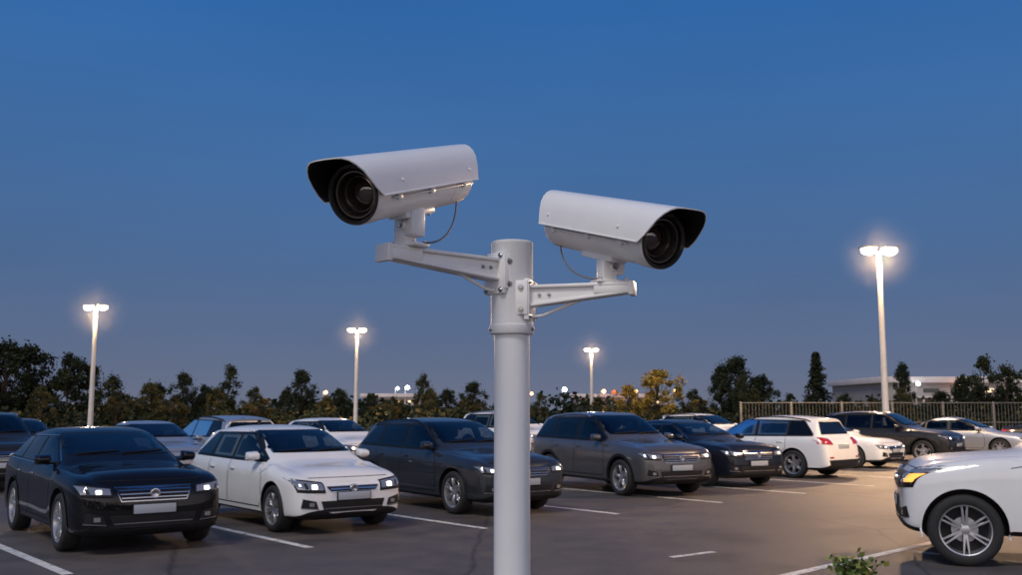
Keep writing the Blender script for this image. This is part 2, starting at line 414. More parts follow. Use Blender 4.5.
    def patch(fn,d,nu,nv,off,mi):
        d=Vector(d); g_=[];
        for i in range(nu+1):
            for j in range(nv+1):
                o=fn(i/nu,j/nv)
                if o is None: g_.append(None); continue
                h=bvh.ray_cast(Vector(o),d)
                g_.append(None if h[0] is None else h[0]-d*off*.6+ (h[1] if h[1].dot(d)<0 else -h[1])*off*.7)
        vs_=[];ix={}
        for q,p in enumerate(g_):
            if p is not None: ix[q]=len(vs_); vs_.append(p)
        ff=[]
        for i in range(nu):
            for j in range(nv):
                q=[i*(nv+1)+j,(i+1)*(nv+1)+j,(i+1)*(nv+1)+j+1,i*(nv+1)+j+1]
                if all(a in ix for a in q):
                    pts=[vs_[ix[a]] for a in q]
                    if max((pts[0]-pts[2]).length,(pts[1]-pts[3]).length)<.5: ff.append(tuple(ix[a] for a in q))
        out.add((vs_,ff),mi)
    def fquad(c,off,mi,nu=10,nv=6,front=1):
        def fn(u,v):
            y=lerp(lerp(c[0][0],c[1][0],u),lerp(c[3][0],c[2][0],u),v); z=lerp(lerp(c[0][1],c[1][1],u),lerp(c[3][1],c[2][1],u),v)
            return (front*6,y,z)
        patch(fn,(-front,0,0),nu,nv,off,mi)
    def fframe(o_,i_,off,mi):   # border between outer and inner quads
        for q in range(4):
            a,b_=q,(q+1)%4
            fquad([o_[a],o_[b_],i_[b_],i_[a]],off,mi,16,2)
    def strip(pts,s_,wd,off,mi):
        for (a,b_) in zip(pts,pts[1:]):
            A=Vector((a[0],0,a[1]));B=Vector((b_[0],0,b_[1])); nn=(B-A).normalized(); pn=Vector((-nn.z,0,nn.x))*wd/2
            def fn(u,v):
                p=A.lerp(B,u)+pn*(v*2-1); return (p.x,s_*5,p.z)
            patch(fn,(0,-s_,0),max(2,int((B-A).length/.08)),1,off,mi)
    xa=-F+.15; xb=cx-.02
    N=60; xs=[lerp(xa,xb,i/N) for i in range(N+1)]; ok=[x for x in xs if top(x)>bot(x)+.015]; xa,xb=ok[0],ok[-1]
    def band(x0,x1,dt,db,off,mi,s_,nu=24):
        def fn(u,v):
            x=lerp(x0,x1,u); t=top(x)-dt; bb=bot(x)+db
            if t<bb: t=bb+.002
            return (x,s_*5,lerp(bb,t,v))
        patch(fn,(0,-s_,0),nu,6,off,mi)
    def edge(x0,x1,topside,a0,a1,off,mi,s_,nu=40):   # strip along the top or bottom window line
        def fn(u,v):
            x=lerp(x0,x1,u); z=(top(x)-lerp(a0,a1,v)) if topside else (bot(x)+lerp(a0,a1,v))
            return (x,s_*5,z)
        patch(fn,(0,-s_,0),nu,1,off,mi)
    for s_ in (-1,1):
        cm_=5 if P.get('chrome') else 1
        edge(xa,xb,True,-.014,.024,.004,cm_,s_); edge(xa,xb,False,-.016,.0,.004,cm_,s_)
        edge(xa,xb,True,-.002,.028,.007,1,s_); edge(xa,xb,False,-.002,.026,.007,1,s_)
        bp=P['bp']; cp=P['cp']
        band(bp-.040,bp+.042,.0,.0,.007,1,s_,2)
        band(cp-.04,cp+.036,.0,.0,.007,1,s_,2)
        band(xb-.16,xb,.0,.0,.006,1,s_,6)
        band(xa,cp-.03,.0,.0,.006,1,s_,10)
        band(bp+.035,xb-.05,.012,.010,.011,11,s_)
        band(cp+.03,bp-.035,.012,.010,.011,11,s_)
        if xa<cp-.2: band(xa+.05,cp-.03,.018,.016,.011,2,s_)
        zb_=g+.14
        strip([(bp,belt+.02),(bp-.01,zb_+.02)],s_,.012,.003,1)
        strip([(cx-.16,h1-.06),(cx-.06,belt-.15),(cx-.05,zb_+.10),(cx-.12,zb_)],s_,.012,.003,1)
        strip([(cp+.02,belt+.02),(cp+.03,belt-.25),(wr+r+.12,r+.25),(wr+r+.10,zb_)],s_,.012,.003,1)
        strip([(cx-.12,zb_),(wr+r+.10,zb_)],s_,.014,.003,1)
        strip([(wf-.1-r,P['h0']-.06),(cx+.05,belt-.05)],s_,.008,.003,1)
        for hx in (bp+.16,cp+.18):
            h=bvh.ray_cast(Vector((hx,s_*5,belt-.09)),Vector((0,-s_,0)))
            if h[0]: out.add(box(.17,.030,.028,.008),5 if P.get('chrome') else 0,T_(h[0]+Vector((0,s_*.012,0))))
        mx=cx-.28
        h=bvh.ray_cast(Vector((mx,s_*5,belt+.04)),Vector((0,-s_,0)))
        yb=abs(h[0].y) if h[0] else hw*.9
        def mt(v):
            if v.co.x<0: v.co.z*=1.15
            else: v.co.z*=.62; v.co.y*=.8
            if v.co.z>0 and v.co.y*s_>0: v.co.z*=.8
        out.add(box(.15,.20,.135,.03,3,mt),0,T_((mx+.02,s_*(yb+.135),belt+.115)))
        out.add(box(.06,.13,.035,.008),1,T_((mx,s_*(yb+.03),belt+.06)))
        out.add(box(.006,.165,.105,.002),2,T_((mx-.058,s_*(yb+.135),belt+.115)))
        for ax in (wf,wr):
            R1=r+.055; 
            vs_=[];ff=[]
            for q in range(37):
                a=rad(lerp(-12,192,q/36)); row=[]
                for rr_ in (R1+.002,R1+(.055 if P.get('clad') else .022)):
                    px,pz=ax+rr_*math.cos(a),r+.005+rr_*math.sin(a)
                    h=bvh.ray_cast(Vector((px,s_*5,pz)),Vector((0,-s_,0)))
                    yy=abs(h[0].y) if h[0] and abs(h[0].y)>hw*.8 else hw*.95
                    row.append((px,s_*(yy+.008),pz))
                vs_+= [(row[0][0],s_*(abs(row[0][1])-.05),row[0][2]),row[0],row[1]]
            for q in range(36):
                o=q*3; ff+=[(o,o+1,o+4,o+3),(o+1,o+2,o+5,o+4)]
            out.add((vs_,ff),1 if P.get('clad') else 0)
        # front seats
        sy=s_*hw*.40; sx_=lerp(rf,bp,.75)-.25; fl=g+.12; sh=H-.34-(g+.30)
        out.add(box(.50,.48,.16,.05,3),12,T_((sx_+.22,sy,g+.36)))
        out.add(box(.14,.46,H-.42-(g+.34),.05,3),12,T_((sx_-.06,sy,(g+.34+H-.42)/2))@R_(-9,'Y'))
        out.add(box(.09,.24,.16,.04,3),12,T_((sx_-.12,sy,H-.30)))
    # dash, wheel, rear bench, floor, inner mirror
    out.add(box(.50,W*.78,.14,.04,3),12,T_((cx-.28,0,h1-.08)))
    out.add(box(.13,W*.66,H-.48-(g+.34),.05,3),12,T_((cp+.12,0,(g+.34+H-.48)/2))@R_(-12,'Y'))
    for yy in (-.36,.36): out.add(box(.08,.22,.14,.04,3),12,T_((cp+.03,yy,H-.36)))
    out.add(revolve([(math.cos(t*math.pi/4)*.014,.175+math.sin(t*math.pi/4)*.014) for t in range(9)],28,'X'),12,T_((cx-.52,.40*hw,h1+.0))@R_(-22,'Y'))
    out.add(box(.02,.22,.06,.01,2),12,T_((rf+.10,0,H-.20)))
    out.add(box(cx-cp+.3,W*.86,.05,.01),1,T_(((cx+cp)/2,0,g+.26)))
    # windscreen frame + glass, rear window
    inn=[(-.765*hw,h1+.112),(.765*hw,h1+.112),(.625*hw,H-.112),(-.625*hw,H-.112)]
    fframe(wpoly,[(-.73*hw,h1+.150),(.73*hw,h1+.150),(.60*hw,H-.135),(-.60*hw,H-.135)],.004,1)
    fquad([(-.785*hw,h1+.095),(.785*hw,h1+.095),(.64*hw,H-.098),(-.64*hw,H-.098)],.009,11,16,10)
    if P['tail']=='hatch':
        fquad([(-.74*hw,belt+.10),(.74*hw,belt+.10),(.57*hw,H-.17),(-.57*hw,H-.17)],.006,2,14,8,-1)
        tz=belt-.03
    else:
        fquad([(-.72*hw,P['deck']+.07),(.72*hw,P['deck']+.07),(.60*hw,H-.12),(-.60*hw,H-.12)],.006,2,14,8,-1)
        tz=P['deck']-.18
    for s_ in (-1,1):
        fquad([(s_*.55*hw,tz-.12),(s_*.955*hw,tz-.10),(s_*.955*hw,tz+.07),(s_*.60*hw,tz+.03)],.008,7,8,5,-1)
        fquad([(s_*.6*hw,g+.30),(s_*.78*hw,g+.30),(s_*.78*hw,g+.34),(s_*.6*hw,g+.34)],.006,7,4,2,-1)
    fquad([(-.75*hw,g+.10),(.75*hw,g+.10),(.80*hw,g+.26),(-.80*hw,g+.26)],.004,1,10,4,-1)
    zg=h0-.235; G=P['grille']
    gz0,gz1=zg-G/2,zg+G/2
    gw=P.get('gw',.50)
    fquad([(-gw*.85*hw,gz0),(gw*.85*hw,gz0),(gw*hw,gz1),(-gw*hw,gz1)],.004,5,14,5)
    fquad([(-gw*.83*hw,gz0+.012),(gw*.83*hw,gz0+.012),(gw*.98*hw,gz1-.010),(-gw*.98*hw,gz1-.010)],.010,1,14,5)
    nb=P.get('bars',3)
    for q in range(nb):
        zz=lerp(gz0,gz1,(q+1)/(nb+1)); ww=lerp(gw*.81,gw*.97,(q+1)/(nb+1)); bw=P.get('bw',.005)
        fquad([(-ww*hw,zz-bw),(ww*hw,zz-bw),(ww*hw,zz+bw),(-ww*hw,zz+bw)],.022,5,14,1)
    h=bvh.ray_cast(Vector((6,0,zg)),Vector((-1,0,0)))
    if h[0]:
        out.add(revolve([(0,.0001),(.004,.035),(.008,.050),(.004,.062),(-.02,.064)],24,'X'),5,T_((h[0].x+.03,0,zg)))
    for s_ in (-1,1):
        hz=h0-.20; sl=P.get('hl',.15)
        fquad([(s_*(gw+.02)*hw,hz-sl*.45),(s_*.90*hw,hz-sl*.35),(s_*.955*hw,hz+sl*.62),(s_*(gw+.04)*hw,hz+sl*.32)],.004,1,12,6)
        fquad([(s_*(gw+.05)*hw,hz-sl*.36),(s_*.885*hw,hz-sl*.25),(s_*.94*hw,hz+sl*.50),(s_*(gw+.06)*hw,hz+sl*.22)],.009,6,12,6)
        fquad([(s_*(gw+.05)*hw,hz-sl*.36),(s_*.885*hw,hz-sl*.25),(s_*.89*hw,hz-sl*.12),(s_*(gw+.05)*hw,hz-sl*.24)],.012,1,12,2)
        if P.get('lit',1):
            cy=(gw+.20)*hw; cz=hz-.003; rl_=sl*.20
            fquad([(s_*(cy-rl_),cz-rl_*.6),(s_*(cy+rl_),cz-rl_*.6),(s_*(cy+rl_),cz+rl_*.8),(s_*(cy-rl_),cz+rl_*.8)],.014,10,4,3)
        fquad([(s_*(gw+.30)*hw,hz-sl*.12),(s_*(gw+.34)*hw,hz-sl*.12),(s_*(gw+.36)*hw,hz+sl*.28),(s_*(gw+.32)*hw,hz+sl*.26)],.013,1,3,3)
        if P.get('amber'): fquad([(s_*.78*hw,hz-sl*.15),(s_*.90*hw,hz-sl*.12),(s_*.935*hw,hz+sl*.25),(s_*.82*hw,hz+sl*.2)],.014,8,4,3)
        fquad([(s_*.60*hw,g+.17),(s_*.86*hw,g+.19),(s_*.84*hw,g+.31),(s_*.64*hw,g+.27)],.005,1,8,4)
        fquad([(s_*.67*hw,g+.205),(s_*.75*hw,g+.205),(s_*.75*hw,g+.255),(s_*.67*hw,g+.255)],.010,6,4,3)
        fquad([(s_*.60*hw,g+.158),(s_*.86*hw,g+.178),(s_*.86*hw,g+.188),(s_*.60*hw,g+.168)],.012,5,8,1)
    fquad([(-.50*hw,g+.12),(.50*hw,g+.12),(.56*hw,g+.27),(-.56*hw,g+.27)],.005,1,12,4)
    for q in range(2):
        zz=g+.165+.05*q; fquad([(-.5*hw,zz),(.5*hw,zz),(.5*hw,zz+.010),(-.5*hw,zz+.010)],.012,5 if q==0 else 1,12,1)
    fquad([(-.70*hw,h0-.085),(.70*hw,h0-.085),(.70*hw,h0-.078),(-.70*hw,h0-.078)],.003,1,12,1)
    for y0,y1 in ((-.60*hw,-.02*hw),(.02*hw,.62*hw)):
        pts=[]
        for q in range(7):
            h=bvh.ray_cast(Vector((6,lerp(y0,y1,q/6),h1+.10+.03*q/6)),Vector((-1,0,0)))
            if h[0]: pts.append(h[0]+Vector((.022,0,.008)))
        if len(pts)>2: out.add(tube(pts,.008,5),1)
    h=bvh.ray_cast(Vector((6,0,g+.31)),Vector((-1,0,0)))
    if h[0]:
        out.add(box(.014,.53,.125,.004),1,T_((h[0].x+.012,0,g+.33))); out.add(box(.006,.50,.105,.002),9,T_((h[0].x+.022,0,g+.33)))
    h=bvh.ray_cast(Vector((-6,0,belt-.18)),Vector((1,0,0)))
    if h[0]:
        out.add(box(.014,.53,.125,.004),9,T_((h[0].x-.01,0,belt-.2)))
    if P.get('rails'):
        for s_ in (-1,1):
            pts=[]
            for q in range(13):
                x=lerp(rf-.15,rr-.05,q/12); y=s_*.66*hw
                h=bvh.ray_cast(Vector((x,y,5)),Vector((0,0,-1)))
                lift=.035 if 0<q<12 else .0
                pts.append((x,y,h[0].z+lift))
            out.add(tube(pts,.014,8),P['rails'])
    out.add(box(.10,.03,.07,.01,2),1,T_((rr+.25,0,H+.02)))
    out.add(box(L*.86,W*.72,.12,.02),1,T_((0,0,g+.06)))
    for ax in (wf,wr):
        for s_ in (-1,1):
            wheel_geo(out,r,.225,T_((ax,s_*(hw-.125),r))@(Matrix.Identity(4) if s_>0 else R_(180,'Z')),P.get('sp',5))
    me=out.mesh(name,[M['trim'],M['trim'],M['glass'],M['tire'],M['alloy'],M['chrome'],M['headlamp'],M['tail'],M['amber'],M['plate'],M['lit'],M['window'],M['seat']],38)
    return me
SPEC={
 'crossover':dict(L=4.50,H=1.47,W=1.84,g=.19,r=.345,wf=1.42,wr=-1.26,h0=.93,h1=1.02,cx=.92,rf=.06,rr=-1.40,belt=.95,tail='hatch',lean=.50,grille=.17,gw=.50,hl=.15,bp=-.28,cp=-1.10,chrome=1,sp=5,bars=3,rs=.95),
 'suv':dict(L=4.58,H=1.66,W=1.86,g=.23,r=.355,wf=1.45,wr=-1.28,h0=.98,h1=1.10,cx=.94,rf=.14,rr=-1.62,belt=1.02,tail='hatch',lean=.34,grille=.17,gw=.50,hl=.15,bp=-.24,cp=-1.14,clad=1,rails=4,sp=5,bars=3),
 'hatch':dict(L=4.25,H=1.47,W=1.78,g=.18,r=.32,wf=1.34,wr=-1.28,h0=.84,h1=.98,cx=1.02,rf=.16,rr=-1.36,belt=.91,tail='hatch',lean=.46,grille=.08,gw=.46,hl=.19,bp=-.24,cp=-1.04,sp=7,bars=1,bw=.008,rs=1.0),
 'wagon':dict(L=4.62,H=1.56,W=1.84,g=.20,r=.345,wf=1.44,wr=-1.36,h0=.92,h1=1.04,cx=.96,rf=.12,rr=-1.68,belt=.98,tail='hatch',lean=.42,grille=.12,gw=.52,hl=.14,bp=-.28,cp=-1.18,rails=1,sp=6,bars=2,rs=1.05),
 'sedan':dict(L=4.66,H=1.43,W=1.82,g=.18,r=.33,wf=1.42,wr=-1.34,h0=.82,h1=.95,cx=.98,rf=.08,rr=-1.00,belt=.90,tail='sedan',deck=1.03,dx=-1.70,lean=0,grille=.11,gw=.48,hl=.13,bp=-.32,cp=-1.14,sp=8,bars=3),
 'truck':dict(L=4.80,H=1.86,W=1.92,g=.31,r=.385,wf=1.76,wr=-1.38,h0=1.12,h1=1.24,cx=1.0,rf=.30,rr=-1.85,belt=1.15,tail='hatch',lean=.22,grille=.20,gw=.50,hl=.26,bp=-.28,cp=-1.18,rails=4,sp=6,bars=2,amber=1,lit=0),
}
CARM={k:build_car('car_'+k,v) for k,v in SPEC.items()}
def place(kind,color,P,deg,axle='f',side=-1):
    sp=SPEC[kind]; o=bpy.data.objects.new('parked_car',CARM[kind]); COL.objects.link(o)
    lx=sp['wf'] if axle=='f' else sp['wr']; ly=side*(sp['W']/2-.02)
    a=rad(deg); wx=math.cos(a)*lx-math.sin(a)*ly; wy=math.sin(a)*lx+math.cos(a)*ly
    o.location=(P[0]-wx,P[1]-wy,0.004); o.rotation_euler=(0,0,a)
    o.material_slots[0].link='OBJECT'; o.material_slots[0].material=color
    return o
A0=-50
place('crossover',P_black,(-5.50,12.3),A0-3)
place('hatch',P_white,(-3.36,14.2),A0-2)
place('wagon',P_slate,(-0.97,16.6),A0-4)
place('suv',P_grey,(2.16,20.1),A0-11)
place('crossover',P_navy,(4.28,22.5),A0-10)
place('wagon',P_white,(7.05,25.2),134,'r',1)
place('sedan',P_white,(9.95,29.3),A0+6)
place('suv',P_dark,(13.3,32.5),A0+8)
place('sedan',P_silver,(17.4,35.8),A0+10)
place('sedan',P_dark,(22.2,37.5),A0+8)
place('truck',P_white,(4.97,11.1),162,'f',1)
for kind,c,p,a in [('suv',P_dark,(-11.5,20.8),A0),('sedan',P_silver,(-8.7,23.3),A0),('wagon',P_silver,(-7.9,28.0),A0+180),('hatch',P_white,(-5.0,27.9),A0),
                   ('suv',P_white,(.2,34.5),A0),('sedan',P_silver,(4.6,37.4),A0),
                   ('wagon',P_white,(8.0,38.0),A0),('hatch',P_navy,(-13.6,26.5),A0),
                   ('sedan',P_grey,(-17.5,31),A0)]:
    place(kind,c,p,a)

# ------------------------------------------------------------------ ground
def plane(name,x0,x1,y0,y1,z,m):
    mb=MB(); mb.add(([(x0,y0,z),(x1,y0,z),(x1,y1,z),(x0,y1,z)],[(0,1,2,3)])); return mb.obj(name,[m],0)
grass=mat('grass_field',(.035,.045,.022),.95,var=.45,vscale=.25,bump=.4,bscale=4)
plane('ground',-1500,1500,-300,2600,-.02,grass)
asp=bpy.data.materials.new('asphalt'); asp.use_nodes=True; nt=asp.node_tree; b=nt.nodes['Principled BSDF']
tc=nt.nodes.new('ShaderNodeTexCoord')
def noise(s,d=6,r=.6):
    n=nt.nodes.new('ShaderNodeTexNoise'); n.inputs['Scale'].default_value=s; n.inputs['Detail'].default_value=d; n.inputs['Roughness'].default_value=r
    nt.links.new(tc.outputs['Object'],n.inputs['Vector']); return n
def ramp(src,stops):
    r=nt.nodes.new('ShaderNodeValToRGB'); e=r.color_ramp.elements
    e[0].position,e[0].color=stops[0][0],(*[stops[0][1]]*3,1); e[1].position,e[1].color=stops[1][0],(*[stops[1][1]]*3,1)
    nt.links.new(src,r.inputs['Fac']); return r
def mul(a,b_):
    m_=nt.nodes.new('ShaderNodeMix'); m_.data_type='RGBA'; m_.blend_type='MULTIPLY'; m_.inputs[0].default_value=1
    nt.links.new(a,m_.inputs[6]); nt.links.new(b_,m_.inputs[7]); return m_.outputs[2]
big=ramp(noise(.18,5).outputs['Fac'],[(.3,.68),(.7,1.0)])
mid=ramp(noise(1.3,8,.7).outputs['Fac'],[(.35,.66),(.62,1.0)])
fine=ramp(noise(70,3).outputs['Fac'],[(.3,.60),(.72,1.0)])
vor=nt.nodes.new('ShaderNodeTexVoronoi'); vor.feature='DISTANCE_TO_EDGE'; vor.inputs['Scale'].default_value=.22
nz=noise(.9,6); mx=nt.nodes.new('ShaderNodeMix'); mx.data_type='VECTOR'; mx.inputs[0].default_value=.25
nt.links.new(tc.outputs['Object'],mx.inputs[4]); nt.links.new(nz.outputs['Color'],mx.inputs[5]); nt.links.new(mx.outputs[1],vor.inputs['Vector'])
crack=ramp(vor.outputs['Distance'],[(.0,.45),(.006,1.0)])
stain=ramp(noise(.55,3,.5).outputs['Fac'],[(.30,.62),(.42,1.0)])
base=nt.nodes.new('ShaderNodeRGB'); base.outputs[0].default_value=(.168,.143,.130,1)
c=mul(mul(mul(mul(mul(base.outputs[0],big.outputs[0]),mid.outputs[0]),fine.outputs[0]),crack.outputs[0]),stain.outputs[0])
nt.links.new(c,b.inputs['Base Color'])
rr_=nt.nodes.new('ShaderNodeMapRange'); rr_.inputs['To Min'].default_value=.38; rr_.inputs['To Max'].default_value=.68
nt.links.new(mid.outputs[0],rr_.inputs['Value']); nt.links.new(rr_.outputs['Result'],b.inputs['Roughness'])
bp=nt.nodes.new('ShaderNodeBump'); bp.inputs['Strength'].default_value=.5; bp.inputs['Distance'].default_value=.01
nt.links.new(noise(120,4).outputs['Fac'],bp.inputs['Height']); nt.links.new(bp.outputs['Normal'],b.inputs['Normal'])
plane('parking_lot',-60,60,-25,46,0,asp)
kerbm=mat('concrete_kerb',(.30,.29,.27),.8,var=.15,vscale=3,bump=.2)
mb=MB(); mb.add(box(120,.18,.15,.02),0,T_((0,46.1,.06))); mb.obj('kerb',[kerbm])

pm=bpy.data.materials.new('line_paint'); pm.use_nodes=True; n2=pm.node_tree; b2=n2.nodes['Principled BSDF']
t2=n2.nodes.new('ShaderNodeTexCoord'); w2=n2.nodes.new('ShaderNodeTexNoise'); w2.inputs['Scale'].default_value=7; w2.inputs['Detail'].default_value=9; w2.inputs['Roughness'].default_value=.75
n2.links.new(t2.outputs['Object'],w2.inputs['Vector']); r2=n2.nodes.new('ShaderNodeValToRGB')
r2.color_ramp.elements[0].position=.36; r2.color_ramp.elements[0].color=(.17,.16,.15,1); r2.color_ramp.elements[1].position=.50; r2.color_ramp.elements[1].color=(.70,.69,.66,1)
n2.links.new(w2.outputs['Fac'],r2.inputs['Fac']); n2.links.new(r2.outputs['Color'],b2.inputs['Base Color']); b2.inputs['Roughness'].default_value=.65
mb=MB()
def line(a,b_,w=.12):
    a=Vector((*a,0));b_=Vector((*b_,0)); d=(b_-a).normalized(); p=Vector((-d.y,d.x,0))*w/2; z=Vector((0,0,.004))
    mb.add(([tuple(a+p+z),tuple(a-p+z),tuple(b_-p+z),tuple(b_+p+z)],[(0,1,2,3)]))
hd=Vector((math.cos(rad(A0)),math.sin(rad(A0))))
for k in range(-1,9):
    e=Vector((-4.60+2.12*k,10.6+2.0*k)); line(e,e-hd*12.3)
line((2.55,10.25),(6.6,14.25),.13); line((4.85,12.25),(8.2,9.0),.13); line((6.6,14.6),(11.5,19.4),.13)
line((1.85,11.8),(2.44,12.25),.10)
line((2.45,10.15),(1.6,9.3),.12)
mb.obj('parking_markings',[pm],0)

# ------------------------------------------------------------------ street lamps
lampm=mat('lamp_pole_paint',(.55,.54,.52),.5,var=.1,vscale=2)
headm=mat('lamp_head',(.25,.25,.25),.4)
glow=mat('lamp_diffuser',(1,1,1),.4,emis=(1,.78,.48),es=26)
halo=bpy.data.materials.new('lamp_halo'); halo.use_nodes=True; hn=halo.node_tree  # scattering sphere added around a lamp to imitate its glow halo
hn.nodes.remove(hn.nodes['Principled BSDF'])
vsn=hn.nodes.new('ShaderNodeVolumeScatter'); tch=hn.nodes.new('ShaderNodeTexCoord')
ln=hn.nodes.new('ShaderNodeVectorMath'); ln.operation='LENGTH'; hn.links.new(tch.outputs['Object'],ln.inputs[0])
mrh=hn.nodes.new('ShaderNodeMapRange'); mrh.inputs['From Min'].default_value=0; mrh.inputs['From Max'].default_value=1; mrh.inputs['To Min'].default_value=1; mrh.inputs['To Max'].default_value=0; mrh.interpolation_type='SMOOTHSTEP'
hn.links.new(ln.outputs['Value'],mrh.inputs['Value'])
mh=hn.nodes.new('ShaderNodeMath'); mh.operation='MULTIPLY'; mh.inputs[1].default_value=.009; hn.links.new(mrh.outputs['Result'],mh.inputs[0])
hn.links.new(mh.outputs[0],vsn.inputs['Density']); hn.links.new(vsn.outputs[0],hn.nodes['Material Output'].inputs['Volume'])
def street_lamp(x,y,h,rot,power,halo_r=2.2,r=.11):
    E=empty('street_lamp',T_((x,y,0))@Matrix.Rotation(rad(rot),4,'Z'))
    mb=MB()
    mb.add(revolve([(0,.0001),(0,.35),(.5,.35),(.52,.33),(.52,.001)],20,'Z'),1)
    mb.add(revolve([(.5,r*1.25),(h-.1,r*.8),(h-.08,.001)],16,'Z'),0)
    mb.add(box(1.0,.07,.07,.01),0,T_((0,0,h-.05)))
    mb.obj('lamp_pole',[lampm,kerbm],parent=E)
    mb=MB()
    for s_ in (-1,1):
        T=T_((s_*.46,-.05,h+.0))
        mb.add(box(.60,.44,.10,.04,3),0,T@T_((0,0,.12)))
        mb.add(revolve([(.07,.27),(0,.28),(-.08,.25),(-.14,.17),(-.17,.08),(-.18,.0001)],24,'Z'),1,T@T_((0,0,.012)))
    mb.obj('lamp_heads',[headm,glow],parent=E)
    l=bpy.data.lights.new('lamp_light','POINT'); l.energy=power; l.color=(1,.62,.32); l.shadow_soft_size=.3
    lo=bpy.data.objects.new('lamp_light',l); COL.objects.link(lo); lo.parent=E; lo.location=(0,-.05,h-.40)
    if halo_r:
        bm=bmesh.new(); bmesh.ops.create_icosphere(bm,subdivisions=3,radius=1); me=bpy.data.meshes.new('halo'); bm.to_mesh(me); bm.free(); me.materials.append(halo)
        ho=bpy.data.objects.new('halo',me); COL.objects.link(ho); ho.parent=E; ho.location=(0,0,h-.1); ho.scale=(halo_r,)*3
    return E
street_lamp(14.6,39,7.95,8,7500,1.8)
street_lamp(-25.6,61,7.95,-4,5500,2.2,.13)
street_lamp(-12.1,78,7.9,3,5500,2.4,.14)
street_lamp(8.4,104,7.9,0,5500,2.8,.16)
street_lamp(14.5,20.5,7.95,10,7500,0)     # extra lamp added out of frame, warms the ground on the right

# ------------------------------------------------------------------ vegetation
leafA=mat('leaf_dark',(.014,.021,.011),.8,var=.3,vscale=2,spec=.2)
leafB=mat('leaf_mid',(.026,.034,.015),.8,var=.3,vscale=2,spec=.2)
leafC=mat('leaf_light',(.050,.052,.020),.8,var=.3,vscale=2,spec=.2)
leafO=mat('leaf_olive',(.075,.060,.022),.8,var=.3,vscale=2,spec=.2)
leafY=mat('leaf_autumn',(.42,.26,.035),.7,var=.3,vscale=2)
leafY2=mat('leaf_autumn_dark',(.16,.12,.02),.7,var=.3,vscale=2)
bark=mat('bark',(.05,.038,.028),.9,var=.3,vscale=6)
def leaf(mb,p,s,mi,rng):
    a=Vector((rng.gauss(0,1),rng.gauss(0,1),rng.gauss(0,1))).normalized(); b_=a.orthogonal().normalized()*s*.5; c_=a.cross(b_).normalized()*s*rng.uniform(.35,.5)
    mb.add(([tuple(p-b_),tuple(p+c_),tuple(p+b_),tuple(p-c_)],[(0,1,2,3)]),mi)
def tree(seed,h,w,ls=.28,mats=None,n=44,per=120,low=.14):
    rng=random.Random(seed); mb=MB()
    th=h*.30; bend=[Vector((rng.uniform(-.12,.12)*q,rng.uniform(-.12,.12)*q,h*.8*q/5)) for q in range(6)]
    mb.add(tube(bend,[h*.026*(1-.15*q) for q in range(6)],8),0)
    lean=rng.uniform(-.5,.5); cl=[]
    lobes=[(rng.uniform(0,6.28),rng.uniform(.7,1.2)) for _ in range(4)]
    for i in range(n):
        t=rng.uniform(low+.04,1)**.85; a=rng.uniform(0,6.283)
        env=math.sin(min(1,(t-low)/.45)*math.pi/2)*(1-max(0,(t-.55)/.45)**1.5*.9)
        lob=sum(am*max(0,math.cos(a-ph))**2 for ph,am in lobes)*.5+.5
        rr=w*.5*env*math.sqrt(rng.uniform(.02,1.0))*min(1.15,lob)
        cl.append((Vector((math.cos(a)*rr+lean*t,math.sin(a)*rr,t*h*.95)),rng.uniform(.5,1.0)*h*.105))
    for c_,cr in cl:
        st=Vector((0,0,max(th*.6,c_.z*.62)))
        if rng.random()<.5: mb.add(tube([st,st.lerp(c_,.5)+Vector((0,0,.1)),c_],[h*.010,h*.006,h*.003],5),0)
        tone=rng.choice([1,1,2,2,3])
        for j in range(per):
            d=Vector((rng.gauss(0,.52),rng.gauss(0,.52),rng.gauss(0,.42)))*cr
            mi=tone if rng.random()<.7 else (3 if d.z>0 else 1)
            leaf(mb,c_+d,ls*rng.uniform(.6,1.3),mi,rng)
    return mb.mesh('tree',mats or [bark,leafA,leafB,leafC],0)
def pine(seed,h,w):
    rng=random.Random(seed); mb=MB()
    mb.add(tube([(0,0,0),(0,0,h*.5),(0,0,h*.98)],[h*.02,h*.012,h*.003],8),0)
    for i in range(24):
        z=h*(.10+.88*i/24); rr=w*.5*(1-i/24.5)**.85
        for k in range(9):
            a=rng.uniform(0,6.283); r1=rr*rng.uniform(.6,1.15)
            e=Vector((math.cos(a)*r1,math.sin(a)*r1,z-r1*.25)); s0=Vector((0,0,z))
            mb.add(tube([s0,e],[.03,.01],4),0)
            for j in range(30):
                t=rng.uniform(.15,1)**.8; p=s0.lerp(e,t)+Vector((rng.gauss(0,.14),rng.gauss(0,.14),rng.gauss(-.05,.10)))
                leaf(mb,p,rng.uniform(.16,.32),1 if rng.random()<.6 else 2,rng)
    return mb.mesh('pine',[bark,leafA,leafB],0)
DK=[bark,leafA,leafA,leafB]
TM=[tree(1,8,7.0,mats=DK),tree(2,8,5.4,n=36),tree(3,8,8.2,n=52,mats=DK),tree(4,8,4.6,n=30),tree(5,8,6.4,n=38,mats=DK)]
TO=[tree(21,8,7.0,mats=[bark,leafB,leafC,leafO],n=38,low=.05),tree(22,8,8.5,mats=[bark,leafA,leafO,leafO],n=42,low=.05)]
TY=tree(9,8,9.5,mats=[bark,leafY2,leafY,leafY],n=60,per=130,low=.05)
PM=pine(11,9,4.6)
def put(me,xi,ytop,d,name='tree',base=8,sw=1.0):
    o=bpy.data.objects.new(name,me); COL.objects.link(o)
    hh=1.7+(410-ytop)/995*d; s_=hh/base
    o.location=((xi-512)/995*d,d,-.02); o.scale=(s_*sw,s_*sw,s_); o.rotation_euler=(0,0,random.uniform(0,6.28)); return o
